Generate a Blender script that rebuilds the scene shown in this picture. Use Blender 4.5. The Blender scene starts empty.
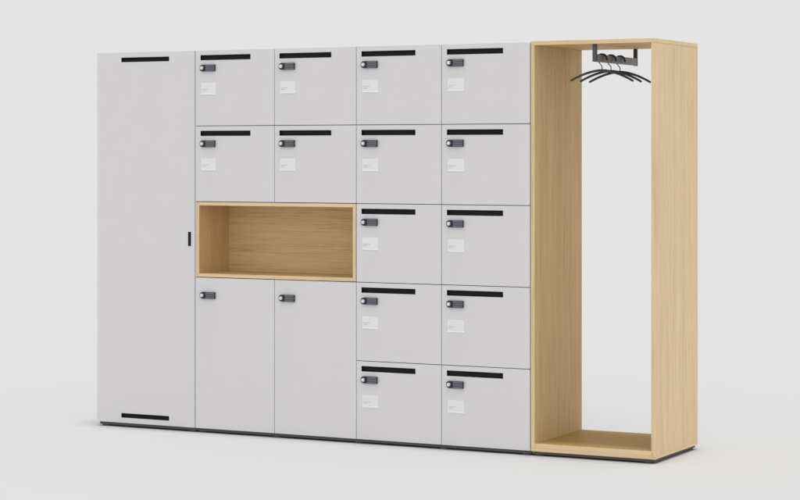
import bpy, bmesh, math
from mathutils import Vector, Matrix

scene = bpy.context.scene
C = scene.collection

# ------------------------------------------------------------------ materials
def new_mat(name):
    m = bpy.data.materials.new(name); m.use_nodes = True
    nt = m.node_tree
    return m, nt, nt.nodes['Principled BSDF']

def plain(name, col, rough=0.5, metal=0.0, spec=0.5, var=0.03, scale=60.0, bump=0.0):
    """solid paint or metal with a faint mottling so that it is never one flat value"""
    m, nt, b = new_mat(name)
    b.inputs['Roughness'].default_value = rough
    b.inputs['Metallic'].default_value = metal
    b.inputs['Specular IOR Level'].default_value = spec
    tc = nt.nodes.new('ShaderNodeTexCoord')
    n = nt.nodes.new('ShaderNodeTexNoise'); n.inputs['Scale'].default_value = scale
    n.inputs['Detail'].default_value = 5
    nt.links.new(tc.outputs['Object'], n.inputs['Vector'])
    r = nt.nodes.new('ShaderNodeValToRGB')
    r.color_ramp.elements[0].position = 0.3; r.color_ramp.elements[1].position = 0.7
    r.color_ramp.elements[0].color = tuple(c*(1-var) for c in col)+(1,)
    r.color_ramp.elements[1].color = tuple(min(1, c*(1+var)) for c in col)+(1,)
    nt.links.new(n.outputs['Fac'], r.inputs['Fac'])
    nt.links.new(r.outputs['Color'], b.inputs['Base Color'])
    if bump:
        bp = nt.nodes.new('ShaderNodeBump'); bp.inputs['Strength'].default_value = bump
        bp.inputs['Distance'].default_value = 0.0005
        n2 = nt.nodes.new('ShaderNodeTexNoise'); n2.inputs['Scale'].default_value = 900
        nt.links.new(tc.outputs['Object'], n2.inputs['Vector'])
        nt.links.new(n2.outputs['Fac'], bp.inputs['Height'])
        nt.links.new(bp.outputs['Normal'], b.inputs['Normal'])
    return m

def oak(name, axis, seed, dark=(.58, .41, .215), light=(.80, .62, .385), contrast=1.0, spec=0.3, fine=1.25):
    """straight-grained oak veneer; axis = grain direction 0/1/2 in object space"""
    m, nt, b = new_mat(name)
    N, L = nt.nodes, nt.links
    b.inputs['Roughness'].default_value = 0.55
    b.inputs['Specular IOR Level'].default_value = spec
    tc = N.new('ShaderNodeTexCoord')
    def grain(across, along, detail, off, rough=0.6):
        mp = N.new('ShaderNodeMapping')
        s = [across]*3; s[axis] = along
        mp.inputs['Scale'].default_value = s
        mp.inputs['Location'].default_value = (seed*3.1+off, seed*1.7+off*2, seed*2.3-off)
        L.new(tc.outputs['Object'], mp.inputs['Vector'])
        n = N.new('ShaderNodeTexNoise'); n.inputs['Scale'].default_value = 1.0
        n.inputs['Detail'].default_value = detail; n.inputs['Roughness'].default_value = rough
        n.inputs['Distortion'].default_value = 0.06
        L.new(mp.outputs['Vector'], n.inputs['Vector'])
        return n.outputs['Fac']
    g1 = grain(22, 0.6, 3, 0.0)       # broad bands of the veneer leaves
    g2 = grain(120*fine, 2.0*fine, 3, 4.0)        # grain lines
    g3 = grain(300*fine, 8.0*fine, 2, 9.0, .5)   # pores
    def mix(a, b_, f):
        x = N.new('ShaderNodeMix'); x.data_type = 'FLOAT'
        x.inputs['Factor'].default_value = f
        L.new(a, x.inputs['A']); L.new(b_, x.inputs['B'])
        return x.outputs['Result']
    g = mix(mix(g1, g2, 0.66), g3, 0.34)
    r = N.new('ShaderNodeValToRGB')
    e = r.color_ramp.elements
    h = 0.125/contrast
    e[0].position = 0.5-h; e[1].position = 0.5+h
    mid = [(a+c)/2 for a, c in zip(dark, light)]
    e[0].color = tuple(dark)+(1,); e[1].color = tuple(light)+(1,)
    k = r.color_ramp.elements.new(0.47); k.color = tuple(c*1.05 for c in mid)+(1,)
    L.new(g, r.inputs['Fac'])
    L.new(r.outputs['Color'], b.inputs['Base Color'])
    bp = N.new('ShaderNodeBump'); bp.inputs['Strength'].default_value = 0.12
    bp.inputs['Distance'].default_value = 0.0004
    L.new(g3, bp.inputs['Height']); L.new(bp.outputs['Normal'], b.inputs['Normal'])
    return m

LT = dict(contrast=.9, dark=(.575, .40, .207), light=(.825, .635, .388))
GREY   = plain('grey_laminate', (.715, .697, .703), .55, var=.006, scale=9, bump=.02)
GREYD  = plain('grey_laminate_edge', (.52, .51, .515), .6, var=.01)
GAPM   = plain('carcass_edge', (.16, .155, .155), .7, var=.02)
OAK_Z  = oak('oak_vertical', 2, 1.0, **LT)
OAK_ZI = oak('oak_vertical_shaded', 2, 2.4, dark=(.465, .325, .150), light=(.645, .492, .270), contrast=1.05, spec=.15)  # same oak, interior shade of the left panel painted into its tone
OAK_X  = oak('oak_horizontal', 0, 3.3, **LT)
OAK_U  = oak('oak_underside_shaded', 0, 4.1, dark=(.48, .31, .115), light=(.69, .48, .215), spec=.15)  # shade under the top panel put into the oak colour
OAK_F  = oak('oak_floor_shaded', 0, 3.9, dark=(.315, .185, .055), light=(.475, .300, .105), spec=.08)  # oak darkened in colour for the shade inside the coat cabinet
OAK_N  = oak('oak_niche_back_shaded', 0, 5.2, dark=(.53, .35, .165), light=(.755, .560, .315), contrast=1.1, fine=1.4, spec=.15)  # back of the niche, some recess shade mixed into the oak tone
OAK_NZ = oak('oak_niche_side_shaded', 2, 6.4, dark=(.48, .305, .135), light=(.68, .48, .25), spec=.15)  # niche sides: oak colour carries the shade of the recess
OAK_NX = oak('oak_niche_board_shaded', 0, 9.7, dark=(.45, .305, .145), light=(.66, .49, .27))  # niche top and bottom, recess shade painted into the oak
OAK_E  = oak('oak_edge_vertical', 2, 7.9, dark=(.65, .465, .26), light=(.82, .62, .385))
OAK_EX = oak('oak_edge_horizontal', 0, 8.8, dark=(.65, .465, .26), light=(.82, .62, .385))
BLACK  = plain('black_plastic', (.0105, .0102, .0108), .6, spec=.25, var=.10, scale=200)
BLACKR = plain('black_recess', (.0125, .0122, .0125), .7, spec=.25, var=.10, scale=200)
PLINTH = plain('plinth_grey', (.082, .081, .082), .6, var=.05)
RAILM  = plain('rail_steel', (.190, .192, .202), .42, metal=.35, var=.12, scale=25)
RAILU  = plain('rail_upright', (.075, .075, .078), .5, var=.08)
RAILD  = plain('rail_upright_shaded', (.045, .045, .048), .5, var=.08)  # rear upright, darker copy with its shade painted in
WIRE   = plain('hook_wire', (.030, .030, .032), .4, metal=.3)
BOW    = plain('hanger_black', (.044, .039, .036), .5, var=.10, scale=80)
LOCKB  = plain('lock_black', (.020, .019, .026), .4, var=.05)
KEYP   = plain('keypad_grey', (.148, .140, .182), .45, var=.06, scale=300)
BTN    = plain('key_button', (.070, .065, .088), .5, var=.06)
CHROME = plain('knob_satin_steel', (.80, .80, .81), .33, metal=.5, var=.02)
CARD   = plain('card_paper', (.825, .825, .822), .5, var=.008)
CARDL  = plain('card_holder_lip', (.93, .93, .93), .3, var=.005)
INK    = plain('card_print', (.50, .50, .50), .8, var=.05)

# ------------------------------------------------------------------ mesh helpers
def bx(bm, x0, x1, y0, y1, z0, z1, mi=0):
    v = [bm.verts.new(p) for p in ((x0,y0,z0),(x1,y0,z0),(x1,y1,z0),(x0,y1,z0),
                                   (x0,y0,z1),(x1,y0,z1),(x1,y1,z1),(x0,y1,z1))]
    fs = []
    for q in ((3,2,1,0),(4,5,6,7),(0,1,5,4),(1,2,6,5),(2,3,7,6),(3,0,4,7)):
        f = bm.faces.new([v[i] for i in q]); f.material_index = mi; fs.append(f)
    return fs

def cyl(bm, c, axis, r, h, n=28, mi=0, r2=None):
    """cylinder from point c along axis (unit vector) for length h"""
    a = Vector(axis).normalized()
    u = a.orthogonal().normalized(); w = a.cross(u)
    r2 = r if r2 is None else r2
    A = [bm.verts.new(Vector(c)+u*math.cos(t)*r+w*math.sin(t)*r) for t in [2*math.pi*i/n for i in range(n)]]
    B = [bm.verts.new(Vector(c)+a*h+u*math.cos(t)*r2+w*math.sin(t)*r2) for t in [2*math.pi*i/n for i in range(n)]]
    fs = [bm.faces.new((A[i], A[(i+1)%n], B[(i+1)%n], B[i])) for i in range(n)]
    for f in fs: f.smooth = True
    fs.append(bm.faces.new(A[::-1])); fs.append(bm.faces.new(B))
    for f in fs: f.material_index = mi

def tube(bm, pts, radii, n=12, flat=1.0, mi=0):
    """swept tube along a polyline; flat squeezes the section across the curve's own plane"""
    pts = [Vector(p) for p in pts]
    if not isinstance(radii, (list, tuple)): radii = [radii]*len(pts)
    nrm = None; rings = []
    for i, p in enumerate(pts):
        t = (pts[min(i+1, len(pts)-1)]-pts[max(i-1, 0)]).normalized()
        if nrm is None: nrm = t.orthogonal().normalized() if abs(t.y) > .9 else Vector((0, 1, 0)) - t*t.y
        nrm = (nrm - t*nrm.dot(t)).normalized(); w = t.cross(nrm)
        rings.append([bm.verts.new(p + nrm*math.cos(a)*radii[i]*flat + w*math.sin(a)*radii[i])
                      for a in [2*math.pi*k/n for k in range(n)]])
    for a, b in zip(rings, rings[1:]):
        for k in range(n):
            f = bm.faces.new((a[k], a[(k+1)%n], b[(k+1)%n], b[k])); f.smooth = True; f.material_index = mi
    bm.faces.new(rings[0][::-1]).material_index = mi; bm.faces.new(rings[-1]).material_index = mi

def obj(name, bm, mats, parent=None, loc=(0, 0, 0), bevel=0, seg=2):
    bmesh.ops.recalc_face_normals(bm, faces=bm.faces)
    me = bpy.data.meshes.new(name); bm.to_mesh(me); bm.free()
    for m in (mats if isinstance(mats, (list, tuple)) else [mats]): me.materials.append(m)
    o = bpy.data.objects.new(name, me); C.objects.link(o)
    o.location = loc
    if parent: o.parent = parent
    if bevel:
        md = o.modifiers.new('bevel', 'BEVEL'); md.width = bevel; md.segments = seg
        md.limit_method = 'ANGLE'; md.angle_limit = math.radians(50)
    return o

def box_obj(name, dims, mats, parent, bevel=.0007):
    """box; with two materials the second is the edge banding on the front edge, a third goes underneath"""
    bm = bmesh.new(); fs = bx(bm, *dims)
    if isinstance(mats, (list, tuple)):
        fs[2].material_index = 1                      # front (-Y) edge
        if len(mats) > 2: fs[0].material_index = 2    # underside
    return obj(name, bm, mats, parent, bevel=bevel)

def thing(name, label, cat, loc=(0, 0, 0), rotz=0, group=None):
    o = bpy.data.objects.new(name, None); C.objects.link(o)
    o.empty_display_size = .1
    o.location = loc; o.rotation_euler = (0, 0, rotz)
    o['label'] = label; o['category'] = cat
    if group: o['group'] = group
    return o

def copy_tree(o, parent=None):
    c = o.copy(); C.objects.link(c)
    if parent: c.parent = parent
    for ch in o.children: copy_tree(ch, c)
    return c

# ------------------------------------------------------------------ dimensions (metres)
COL   = 0.400                     # locker column width
WT    = 0.5242                    # tall cabinet
WC    = 0.5361                    # open coat cabinet
DEP   = 0.500
ZB    = 0.0182                    # underside of carcasses (plinth height)
H     = 1.6725                    # top of grey cabinets
ROW   = (1.6744-ZB)/5
def ztop(r): return 1.6744 - r*ROW          # upper line of locker row r
GAP   = 0.0015                    # half the gap round each door
TH    = 0.019                     # door thickness

# ------------------------------------------------------------------ doors
def door_panel(w, h, holes):
    """front panel, origin at its top left front corner, with rectangular openings cut right through"""
    xs = sorted({0, w, *[v for q in holes for v in q[:2]]})
    zs = sorted({0, -h, *[v for q in holes for v in q[2:]]})
    inside = lambda x, z: any(q[0] < x < q[1] and q[2] < z < q[3] for q in holes)
    bm = bmesh.new(); V = {}
    def v(x, y, z):
        k = (round(x, 6), y, round(z, 6))
        if k not in V: V[k] = bm.verts.new(k)
        return V[k]
    cell = {}
    for i in range(len(xs)-1):
        for j in range(len(zs)-1):
            cell[i, j] = not inside((xs[i]+xs[i+1])/2, (zs[j]+zs[j+1])/2)
    for (i, j), full in cell.items():
        if not full: continue
        a, b, c, d = xs[i], xs[i+1], zs[j], zs[j+1]
        bm.faces.new((v(a,0,c), v(b,0,c), v(b,0,d), v(a,0,d)))
        bm.faces.new((v(a,TH,c), v(a,TH,d), v(b,TH,d), v(b,TH,c)))
        for di, dj, p, q in ((-1,0,(a,c),(a,d)), (1,0,(b,d),(b,c)), (0,-1,(b,c),(a,c)), (0,1,(a,d),(b,d))):
            if not cell.get((i+di, j+dj), False):
                bm.faces.new((v(p[0],0,p[1]), v(q[0],0,q[1]), v(q[0],TH,q[1]), v(p[0],TH,p[1])))
    return bm

def slot_tray(x0, x1, z0, z1, depth=.011):
    """black grip insert: thin raised rim, inner walls and a back face, open at the front"""
    bm = bmesh.new(); t = .0012
    e = .0004
    x0 += e; x1 -= e; z0 += e; z1 -= e
    bx(bm, x0, x0+t, -.0008, depth, z0, z1); bx(bm, x1-t, x1, -.0008, depth, z0, z1)
    bx(bm, x0+t, x1-t, -.0008, depth, z0, z0+t); bx(bm, x0+t, x1-t, -.0008, depth, z1-t, z1)
    bx(bm, x0+t, x1-t, depth-.0015, depth, z0+t, z1-t, 1)
    # slanted finger lip along the upper edge
    vs = [bm.verts.new(p) for p in ((x0+t,.002,z1-t),(x1-t,.002,z1-t),(x1-t,depth-.002,z1-t-.006),(x0+t,depth-.002,z1-t-.006))]
    bm.faces.new(vs).material_index = 1
    return bm

SLOT = (.0247, .2793, -.0440, -.0213)        # x0,x1,z0,z1 from the top left corner of a locker

def add_lock(door, ox):
    """electronic lock; ox = left line of the column in door space"""
    zc = -.0768
    # body: bar with a half-round left end
    bm = bmesh.new(); r = .0148; x0, x1 = .0255+ox, .1025+ox; n = 16
    prof = [(x0+r-math.sin(math.pi*k/n)*r, zc+math.cos(math.pi*k/n)*r) for k in range(n+1)]
    prof += [(x1, zc-r), (x1, zc+r)]
    A = [bm.verts.new((x, -.0005, z)) for x, z in prof]
    B = [bm.verts.new((x, -.011, z)) for x, z in prof]
    bm.faces.new(A); bm.faces.new(B[::-1])
    for i in range(len(prof)):
        j = (i+1) % len(prof); bm.faces.new((A[i], A[j], B[j], B[i]))
    obj('lock_body', bm, LOCKB, door, bevel=.0014)
    # keypad: raised plate with two rows of small keys
    bm = bmesh.new()
    bx(bm, .0585+ox, .1008+ox, -.0128, -.0108, zc-.0132, zc+.0132)
    for j in range(2):
        for i in range(5):
            x = .0625+ox+i*.0076; z = zc+.0052-j*.0104
            bx(bm, x, x+.0050, -.0137, -.0126, z-.0030, z+.0030, 1)
    obj('keypad', bm, [KEYP, BTN], door, bevel=.0004, seg=1)
    # turning knob
    bm = bmesh.new()
    kx = .0400+ox
    cyl(bm, (kx, -.0108, zc), (0, -1, 0), .0132, .0022, mi=1)
    cyl(bm, (kx, -.0128, zc), (0, -1, 0), .0080, .0075, mi=0, r2=.0070)
    bx(bm, kx-.0011, kx+.0011, -.0213, -.0201, zc-.0060, zc+.0060, 0)
    obj('lock_knob', bm, [CHROME, LOCKB], door, bevel=.0009)

def add_card(door):
    x0, x1, z0, z1 = .0270, .1035, -.1925, -.1400
    bm = bmesh.new()
    bx(bm, x0, x1, -.0016, -.0002, z0+.0065, z1, 0)
    bx(bm, x0, x1, -.0034, -.0002, z0, z0+.0062, 1)
    # small print: two short lines broken into words
    for z, words in ((z0+.0225, ((0, .010), (.0118, .0225), (.0245, .0330))),
                     (z0+.0160, ((0, .0075), (.0092, .0205)))):
        for a, b in words:
            bx(bm, x0+.0045+a, x0+.0045+b, -.0018, -.0014, z, z+.0022, 2)
    obj('name_card', bm, [CARD, CARDL, INK], door)

def make_locker_door(parent, x, z, h=ROW, small=True):
    """x,z = top left of the locker's cell"""
    holes = [(SLOT[0]-GAP, SLOT[1]-GAP, SLOT[2]+GAP, SLOT[3]+GAP)] if small else []
    d = obj('door', door_panel(COL-2*GAP, h-2*GAP, holes), GREY, parent, (x+GAP, 0, z-GAP))
    if small:
        q = holes[0]
        obj('letter_slot', slot_tray(*q), [BLACK, BLACKR], d)
        add_card(d)
    add_lock(d, -GAP)
    return d

# ------------------------------------------------------------------ plinth with levelling feet
def plinth(parent, x0, x1, feet, y0=.010, y1=DEP-.010):
    p = box_obj('plinth', (x0, x1, y0, y1, .0068, ZB), PLINTH, parent, bevel=.0006)
    for fx in feet:
        for fy in (y0+.0245, y1-.0245):
            bm = bmesh.new(); cyl(bm, (fx, fy, 0), (0, 0, 1), .0240, .0067, n=28)
            obj('levelling_foot', bm, PLINTH, p)
    return p

# ------------------------------------------------------------------ tall cabinet
t = thing('tall_cabinet', 'tall light grey cabinet with one full height door at the left end', 'cabinet', (-WT, 0, 0))
bm = bmesh.new()
w = WT-.0012
bx(bm, 0, .016, TH+.002, DEP, ZB+.0002, H-.0004); bx(bm, w-.016, w, TH+.002, DEP, ZB+.0002, H-.0004)
bx(bm, .016, w-.016, TH+.002, DEP-.008, H-.0184, H-.0006); bx(bm, .016, w-.016, TH+.002, DEP-.008, ZB+.0004, ZB+.018)
bx(bm, .016, w-.016, DEP-.008, DEP-.001, ZB+.0004, H-.0006)
obj('carcass', bm, GREY, t)
TOPS = (.1310, .3845)
dh = H-ZB-GAP
holes = [(TOPS[0], TOPS[1], -.0425, -.0220), (TOPS[0], TOPS[1], -dh+.0232, -dh+.0432),
         (.4835, .4990, -.8565, -.7940)]
d = obj('door', door_panel(WT-.0080, dh, holes), GREY, t, (0.0004, 0, H))
for q in holes[:2]:
    obj('handle_slot', slot_tray(*q), [BLACK, BLACKR], d)
bm = bmesh.new()
q = holes[2]; e = .0004
bx(bm, q[0]+e, q[1]-e, -.0010, .012, q[2]+e, q[3]-e)
bx(bm, q[0]+.003, q[1]-.003, -.0050, -.0006, q[2]+.021, q[3]-.004)
cyl(bm, ((q[0]+q[1])/2, -.0008, q[2]+.0105), (0, -1, 0), .0052, .0026, n=20)
obj('latch_handle', bm, BLACK, d, bevel=.0006)
plinth(t, .0085, WT-.0010, (.034, WT-.026))

# ------------------------------------------------------------------ locker bank
W = 4*COL
b = thing('locker_bank', 'block of light grey lockers with combination locks, letter slots and an oak open compartment', 'lockers', (0, 0, 0))
YF = TH+.002
bm = bmesh.new()
for x0, x1 in ((.0008, .016), (W-.016, W-.0008)):
    bx(bm, x0, x1, YF, DEP, ZB+.0002, H-.0004)
bx(bm, .016, W-.016, YF, DEP-.008, H-.0184, H-.0006)
bx(bm, .016, W-.016, YF, DEP-.008, ZB+.0004, ZB+.018)
bx(bm, .016, W-.016, DEP-.008, DEP-.001, ZB+.0004, H-.0006)
zn1, zn0 = ztop(2), ztop(3)
bx(bm, 2*COL-.009, 2*COL+.009, YF+.0004, DEP-.009, ZB+.0182, H-.0186)
bx(bm, COL-.009, COL+.009, YF+.0004, DEP-.009, zn1+.0002, H-.0186)
bx(bm, COL-.009, COL+.009, YF+.0004, DEP-.009, ZB+.0182, zn0-.0002)
for c in range(4):
    for r in (1, 2, 3, 4):
        if c < 2 and r != 1: continue
        a = c*COL+.0094 if c else .0162
        z_ = c*COL+COL-.0094 if c < 3 else W-.0162
        bx(bm, a, z_, YF+.0008, DEP-.0095, ztop(r)-.008, ztop(r)+.008)
obj('carcass', bm, GREYD, b)
# pale filler strip beside the tall cabinet
box_obj('filler_strip', (-.0072, .0009, .0022, .0200, ZB+.0006, H-.0012), GREYD, b, bevel=0)

first = make_locker_door(b, 0, ztop(0))
me = first
# the top row is cut down to the cabinet's own top line through the panel's origin height
cells = [(c, r) for c in range(4) for r in range(5) if not (c < 2 and r > 1)]
for c, r in cells[1:]:
    k = copy_tree(first, b)
    k.location = (c*COL+GAP, 0, ztop(r)-GAP)
for c in (0, 1):
    if c == 0:
        big = make_locker_door(b, 0, ztop(3), 2*ROW, small=False)
    else:
        k = copy_tree(big, b); k.location = (COL+GAP, 0, ztop(3)-GAP)

# open oak compartment
nx0, nx1, nz0, nz1, nd, nt_ = .0030, 2*COL-.0016, zn0+.0016, zn1-.0016, .256, .0150
bm = bmesh.new(); bx(bm, nx0+nt_, nx1-nt_, nd-.010, nd, nz0+nt_, nz1-nt_)
nb = bpy.data.objects.new('open_compartment', None)
nb.empty_display_size = .1
C.objects.link(nb); nb.parent = b
obj('back_panel', bm, OAK_N, nb)
box_obj('side_panel', (nx0, nx0+nt_, -.0012, nd, nz0+.0003, nz1-.0003), [OAK_NZ, OAK_E], nb)
box_obj('side_panel', (nx1-nt_, nx1, -.0012, nd, nz0+.0003, nz1-.0003), [OAK_NZ, OAK_E], nb)
box_obj('top_panel', (nx0+nt_, nx1-nt_, -.0010, nd, nz1-nt_, nz1), [OAK_NX, OAK_EX], nb)
box_obj('bottom_panel', (nx0+nt_, nx1-nt_, -.0010, nd, nz0, nz0+nt_), [OAK_NX, OAK_EX], nb)
plinth(b, .0010, W-.0010, (.026, COL, 2*COL, 3*COL, W-.026))

# ------------------------------------------------------------------ open coat cabinet
c = thing('coat_cabinet', 'open oak veneer coat cabinet without a back at the right end of the lockers', 'coat cabinet', (W, 0, 0))
HT = 1.6775; PT = .0168
x0, x1 = .0020, WC
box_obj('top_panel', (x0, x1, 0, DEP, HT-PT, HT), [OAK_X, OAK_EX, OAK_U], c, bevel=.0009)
zl, zh = .0316, HT-PT-.0003
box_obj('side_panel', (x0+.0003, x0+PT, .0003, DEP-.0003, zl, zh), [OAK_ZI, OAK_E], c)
box_obj('side_panel', (x1-PT, x1-.0003, .0003, DEP-.0003, zl, zh), [OAK_Z, OAK_E], c)
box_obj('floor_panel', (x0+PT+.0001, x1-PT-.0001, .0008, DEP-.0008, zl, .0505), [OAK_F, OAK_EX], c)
box_obj('base_panel', (x0, x1, 0, DEP, ZB, zl-.0003), OAK_EX, c, bevel=.0009)
plinth(c, .0020, WC-.0085, (.028, WC-.034))

# pull-out coat rail under the top panel
RX = WC/2; BZ = 1.6205
rail = bpy.data.objects.new('coat_rail', None); rail.empty_display_size = .1
C.objects.link(rail); rail.parent = c; rail.location = (RX, 0, 0)
ZT = HT-PT-.0004
bm = bmesh.new(); bx(bm, -.008, .008, .0425, .4755, 1.5905, BZ)
obj('bar', bm, RAILM, rail, bevel=.0015)
for ya, yb, m in ((.0220, .0420, RAILU), (.4680, .4900, RAILD)):
    bm = bmesh.new()
    if ya < .1: bx(bm, -.0070, .0070, ya, yb, 1.5905, ZT)
    else:       bx(bm, -.0075, .0075, .4760, .4900, 1.5890, ZT)
    obj('upright', bm, m, rail, bevel=.0015)

# ------------------------------------------------------------------ coat hangers
def make_hanger():
    t = thing('coat_hanger', '', 'coat hanger', group='arched dark coat hangers on the rail of the open cabinet')
    hl, drop, n = .126, .0420, 24
    zt = -.0555                       # top of the bow under the top of the bar
    pts, rad = [], []
    for i in range(n+1):
        s = -1+2*i/n
        pts.append((s*hl, 0, zt-.005-drop*(abs(s)**1.75)))
        rad.append(.0052-.0008*abs(s)**2)
    # rounded tips
    pts = [Vector(pts[0])+(Vector(pts[0])-Vector(pts[1])).normalized()*.0025]+pts+[Vector(pts[-1])+(Vector(pts[-1])-Vector(pts[-2])).normalized()*.0025]
    rad = [.0026]+rad+[.0026]
    bm = bmesh.new(); tube(bm, pts, rad, n=14, flat=1.3)
    obj('bow', bm, BOW, t, bevel=0)
    hp = [(0,0,zt-.004),(0,0,zt+.010),(-.001,0,zt+.0135),(-.0150,0,zt+.030),(-.0172,0,zt+.034),(-.0178,0,zt+.040),
          (-.0178,0,-.008)]
    for k in range(1, 12):
        a = math.pi-math.pi*k/12
        hp.append((.0178*math.cos(a), 0, -.008+.0125*math.sin(a)))
    hp += [(.0186,0,-.010),(.0205,0,-.0160),(.0222,0,-.0200)]
    hr = [.0018]*6+[.0026]+[.0042]*11+[.0042,.0042,.0036]
    bm = bmesh.new(); tube(bm, hp, hr, n=10)
    obj('hook', bm, WIRE, t)
    return t

han = make_hanger()
hz = BZ+.0001-.0018
spots = [(.108, 31, 'front coat hanger, its left tip farthest left, hanging from the open cabinet rail'),
         (.206, 35, 'middle coat hanger of the three, between the front and rear ones on the rail'),
         (.306, 31, 'rear coat hanger, its right tip meeting the edge of the right oak panel')]
for i, (y, rot, lab) in enumerate(spots):
    h_ = han if i == 0 else copy_tree(han)
    h_.location = (W+RX, y, hz); h_.rotation_euler = (0, 0, math.radians(rot)); h_['label'] = lab

# ------------------------------------------------------------------ light: soft studio surround and one broad key light
BG = .775                                    # tone of the studio backdrop (linear)
FRONT, KEY_SHARE = .38, .85
kdir = Vector((.62, -.74, .26)).normalized()  # side of the studio that is brighter: front right
wd = bpy.data.worlds.new('World'); scene.world = wd; wd.use_nodes = True
wn, wl = wd.node_tree.nodes, wd.node_tree.links
bgn = wn['Background']; bgn.inputs['Strength'].default_value = 1.0
wtc = wn.new('ShaderNodeTexCoord')
dot = wn.new('ShaderNodeVectorMath'); dot.operation = 'DOT_PRODUCT'
wl.new(wtc.outputs['Generated'], dot.inputs[0]); dot.inputs[1].default_value = kdir
mr = wn.new('ShaderNodeMapRange'); mr.interpolation_type = 'SMOOTHSTEP'
mr.inputs['From Min'].default_value = 0; mr.inputs['From Max'].default_value = 1
mr.inputs['To Min'].default_value = BG; mr.inputs['To Max'].default_value = BG*(1+FRONT)
wl.new(dot.outputs['Value'], mr.inputs['Value'])
wl.new(mr.outputs['Result'], bgn.inputs['Color'])

# the surround's irradiance on open floor (over pi), then an overhead key makes up the rest
E = 0; NZ, NA = 60, 90
for a in range(NZ):
    u = (a+.5)/NZ; z = math.sqrt(u); r = math.sqrt(1-u)      # cosine-weighted samples
    for q in range(NA):
        f = 2*math.pi*(q+.5)/NA
        t = min(1, max(0, Vector((r*math.cos(f), r*math.sin(f), z)).dot(kdir)))
        E += BG*(1+FRONT*t*t*(3-2*t))/(NZ*NA)
KEY = KEY_SHARE*BG
FLOOR_ALB = BG/(E+KEY)
sd = bpy.data.lights.new('overhead_key', 'SUN'); so = bpy.data.objects.new('overhead_key', sd); C.objects.link(so)
direction = Vector((.025, -.008, 1)).normalized()       # towards the light
sd.angle = math.radians(9)
sd.energy = KEY*math.pi/direction.z
so.rotation_euler = direction.to_track_quat('Z', 'Y').to_euler(); so.location = (2, 0, 6)

# ------------------------------------------------------------------ studio floor
bm = bmesh.new(); S = 400
bm.faces.new([bm.verts.new(p) for p in ((-S,-S,0),(S,-S,0),(S,S,0),(-S,S,0))])
fm = plain('studio_floor', (FLOOR_ALB,)*3, .9, spec=0.0, var=.0, scale=3)
fl = obj('floor', bm, fm); fl['kind'] = 'structure'

# ------------------------------------------------------------------ camera
cd = bpy.data.cameras.new('camera'); co = bpy.data.objects.new('camera', cd); C.objects.link(co)
co.location = (5.1408, -8.0302, 1.228)
co.rotation_euler = (math.radians(90), 0, .4754)
cd.sensor_width = 36; cd.lens = 36*2164.77/800
cd.shift_x = 0; cd.shift_y = -(250-152.224)/800
cd.clip_start = .05; cd.clip_end = 2000
scene.camera = co

scene.render.resolution_x = 1024; scene.render.resolution_y = 640
scene.view_settings.view_transform = 'Standard'; scene.view_settings.look = 'None'
scene.view_settings.exposure = 0; scene.view_settings.gamma = 1
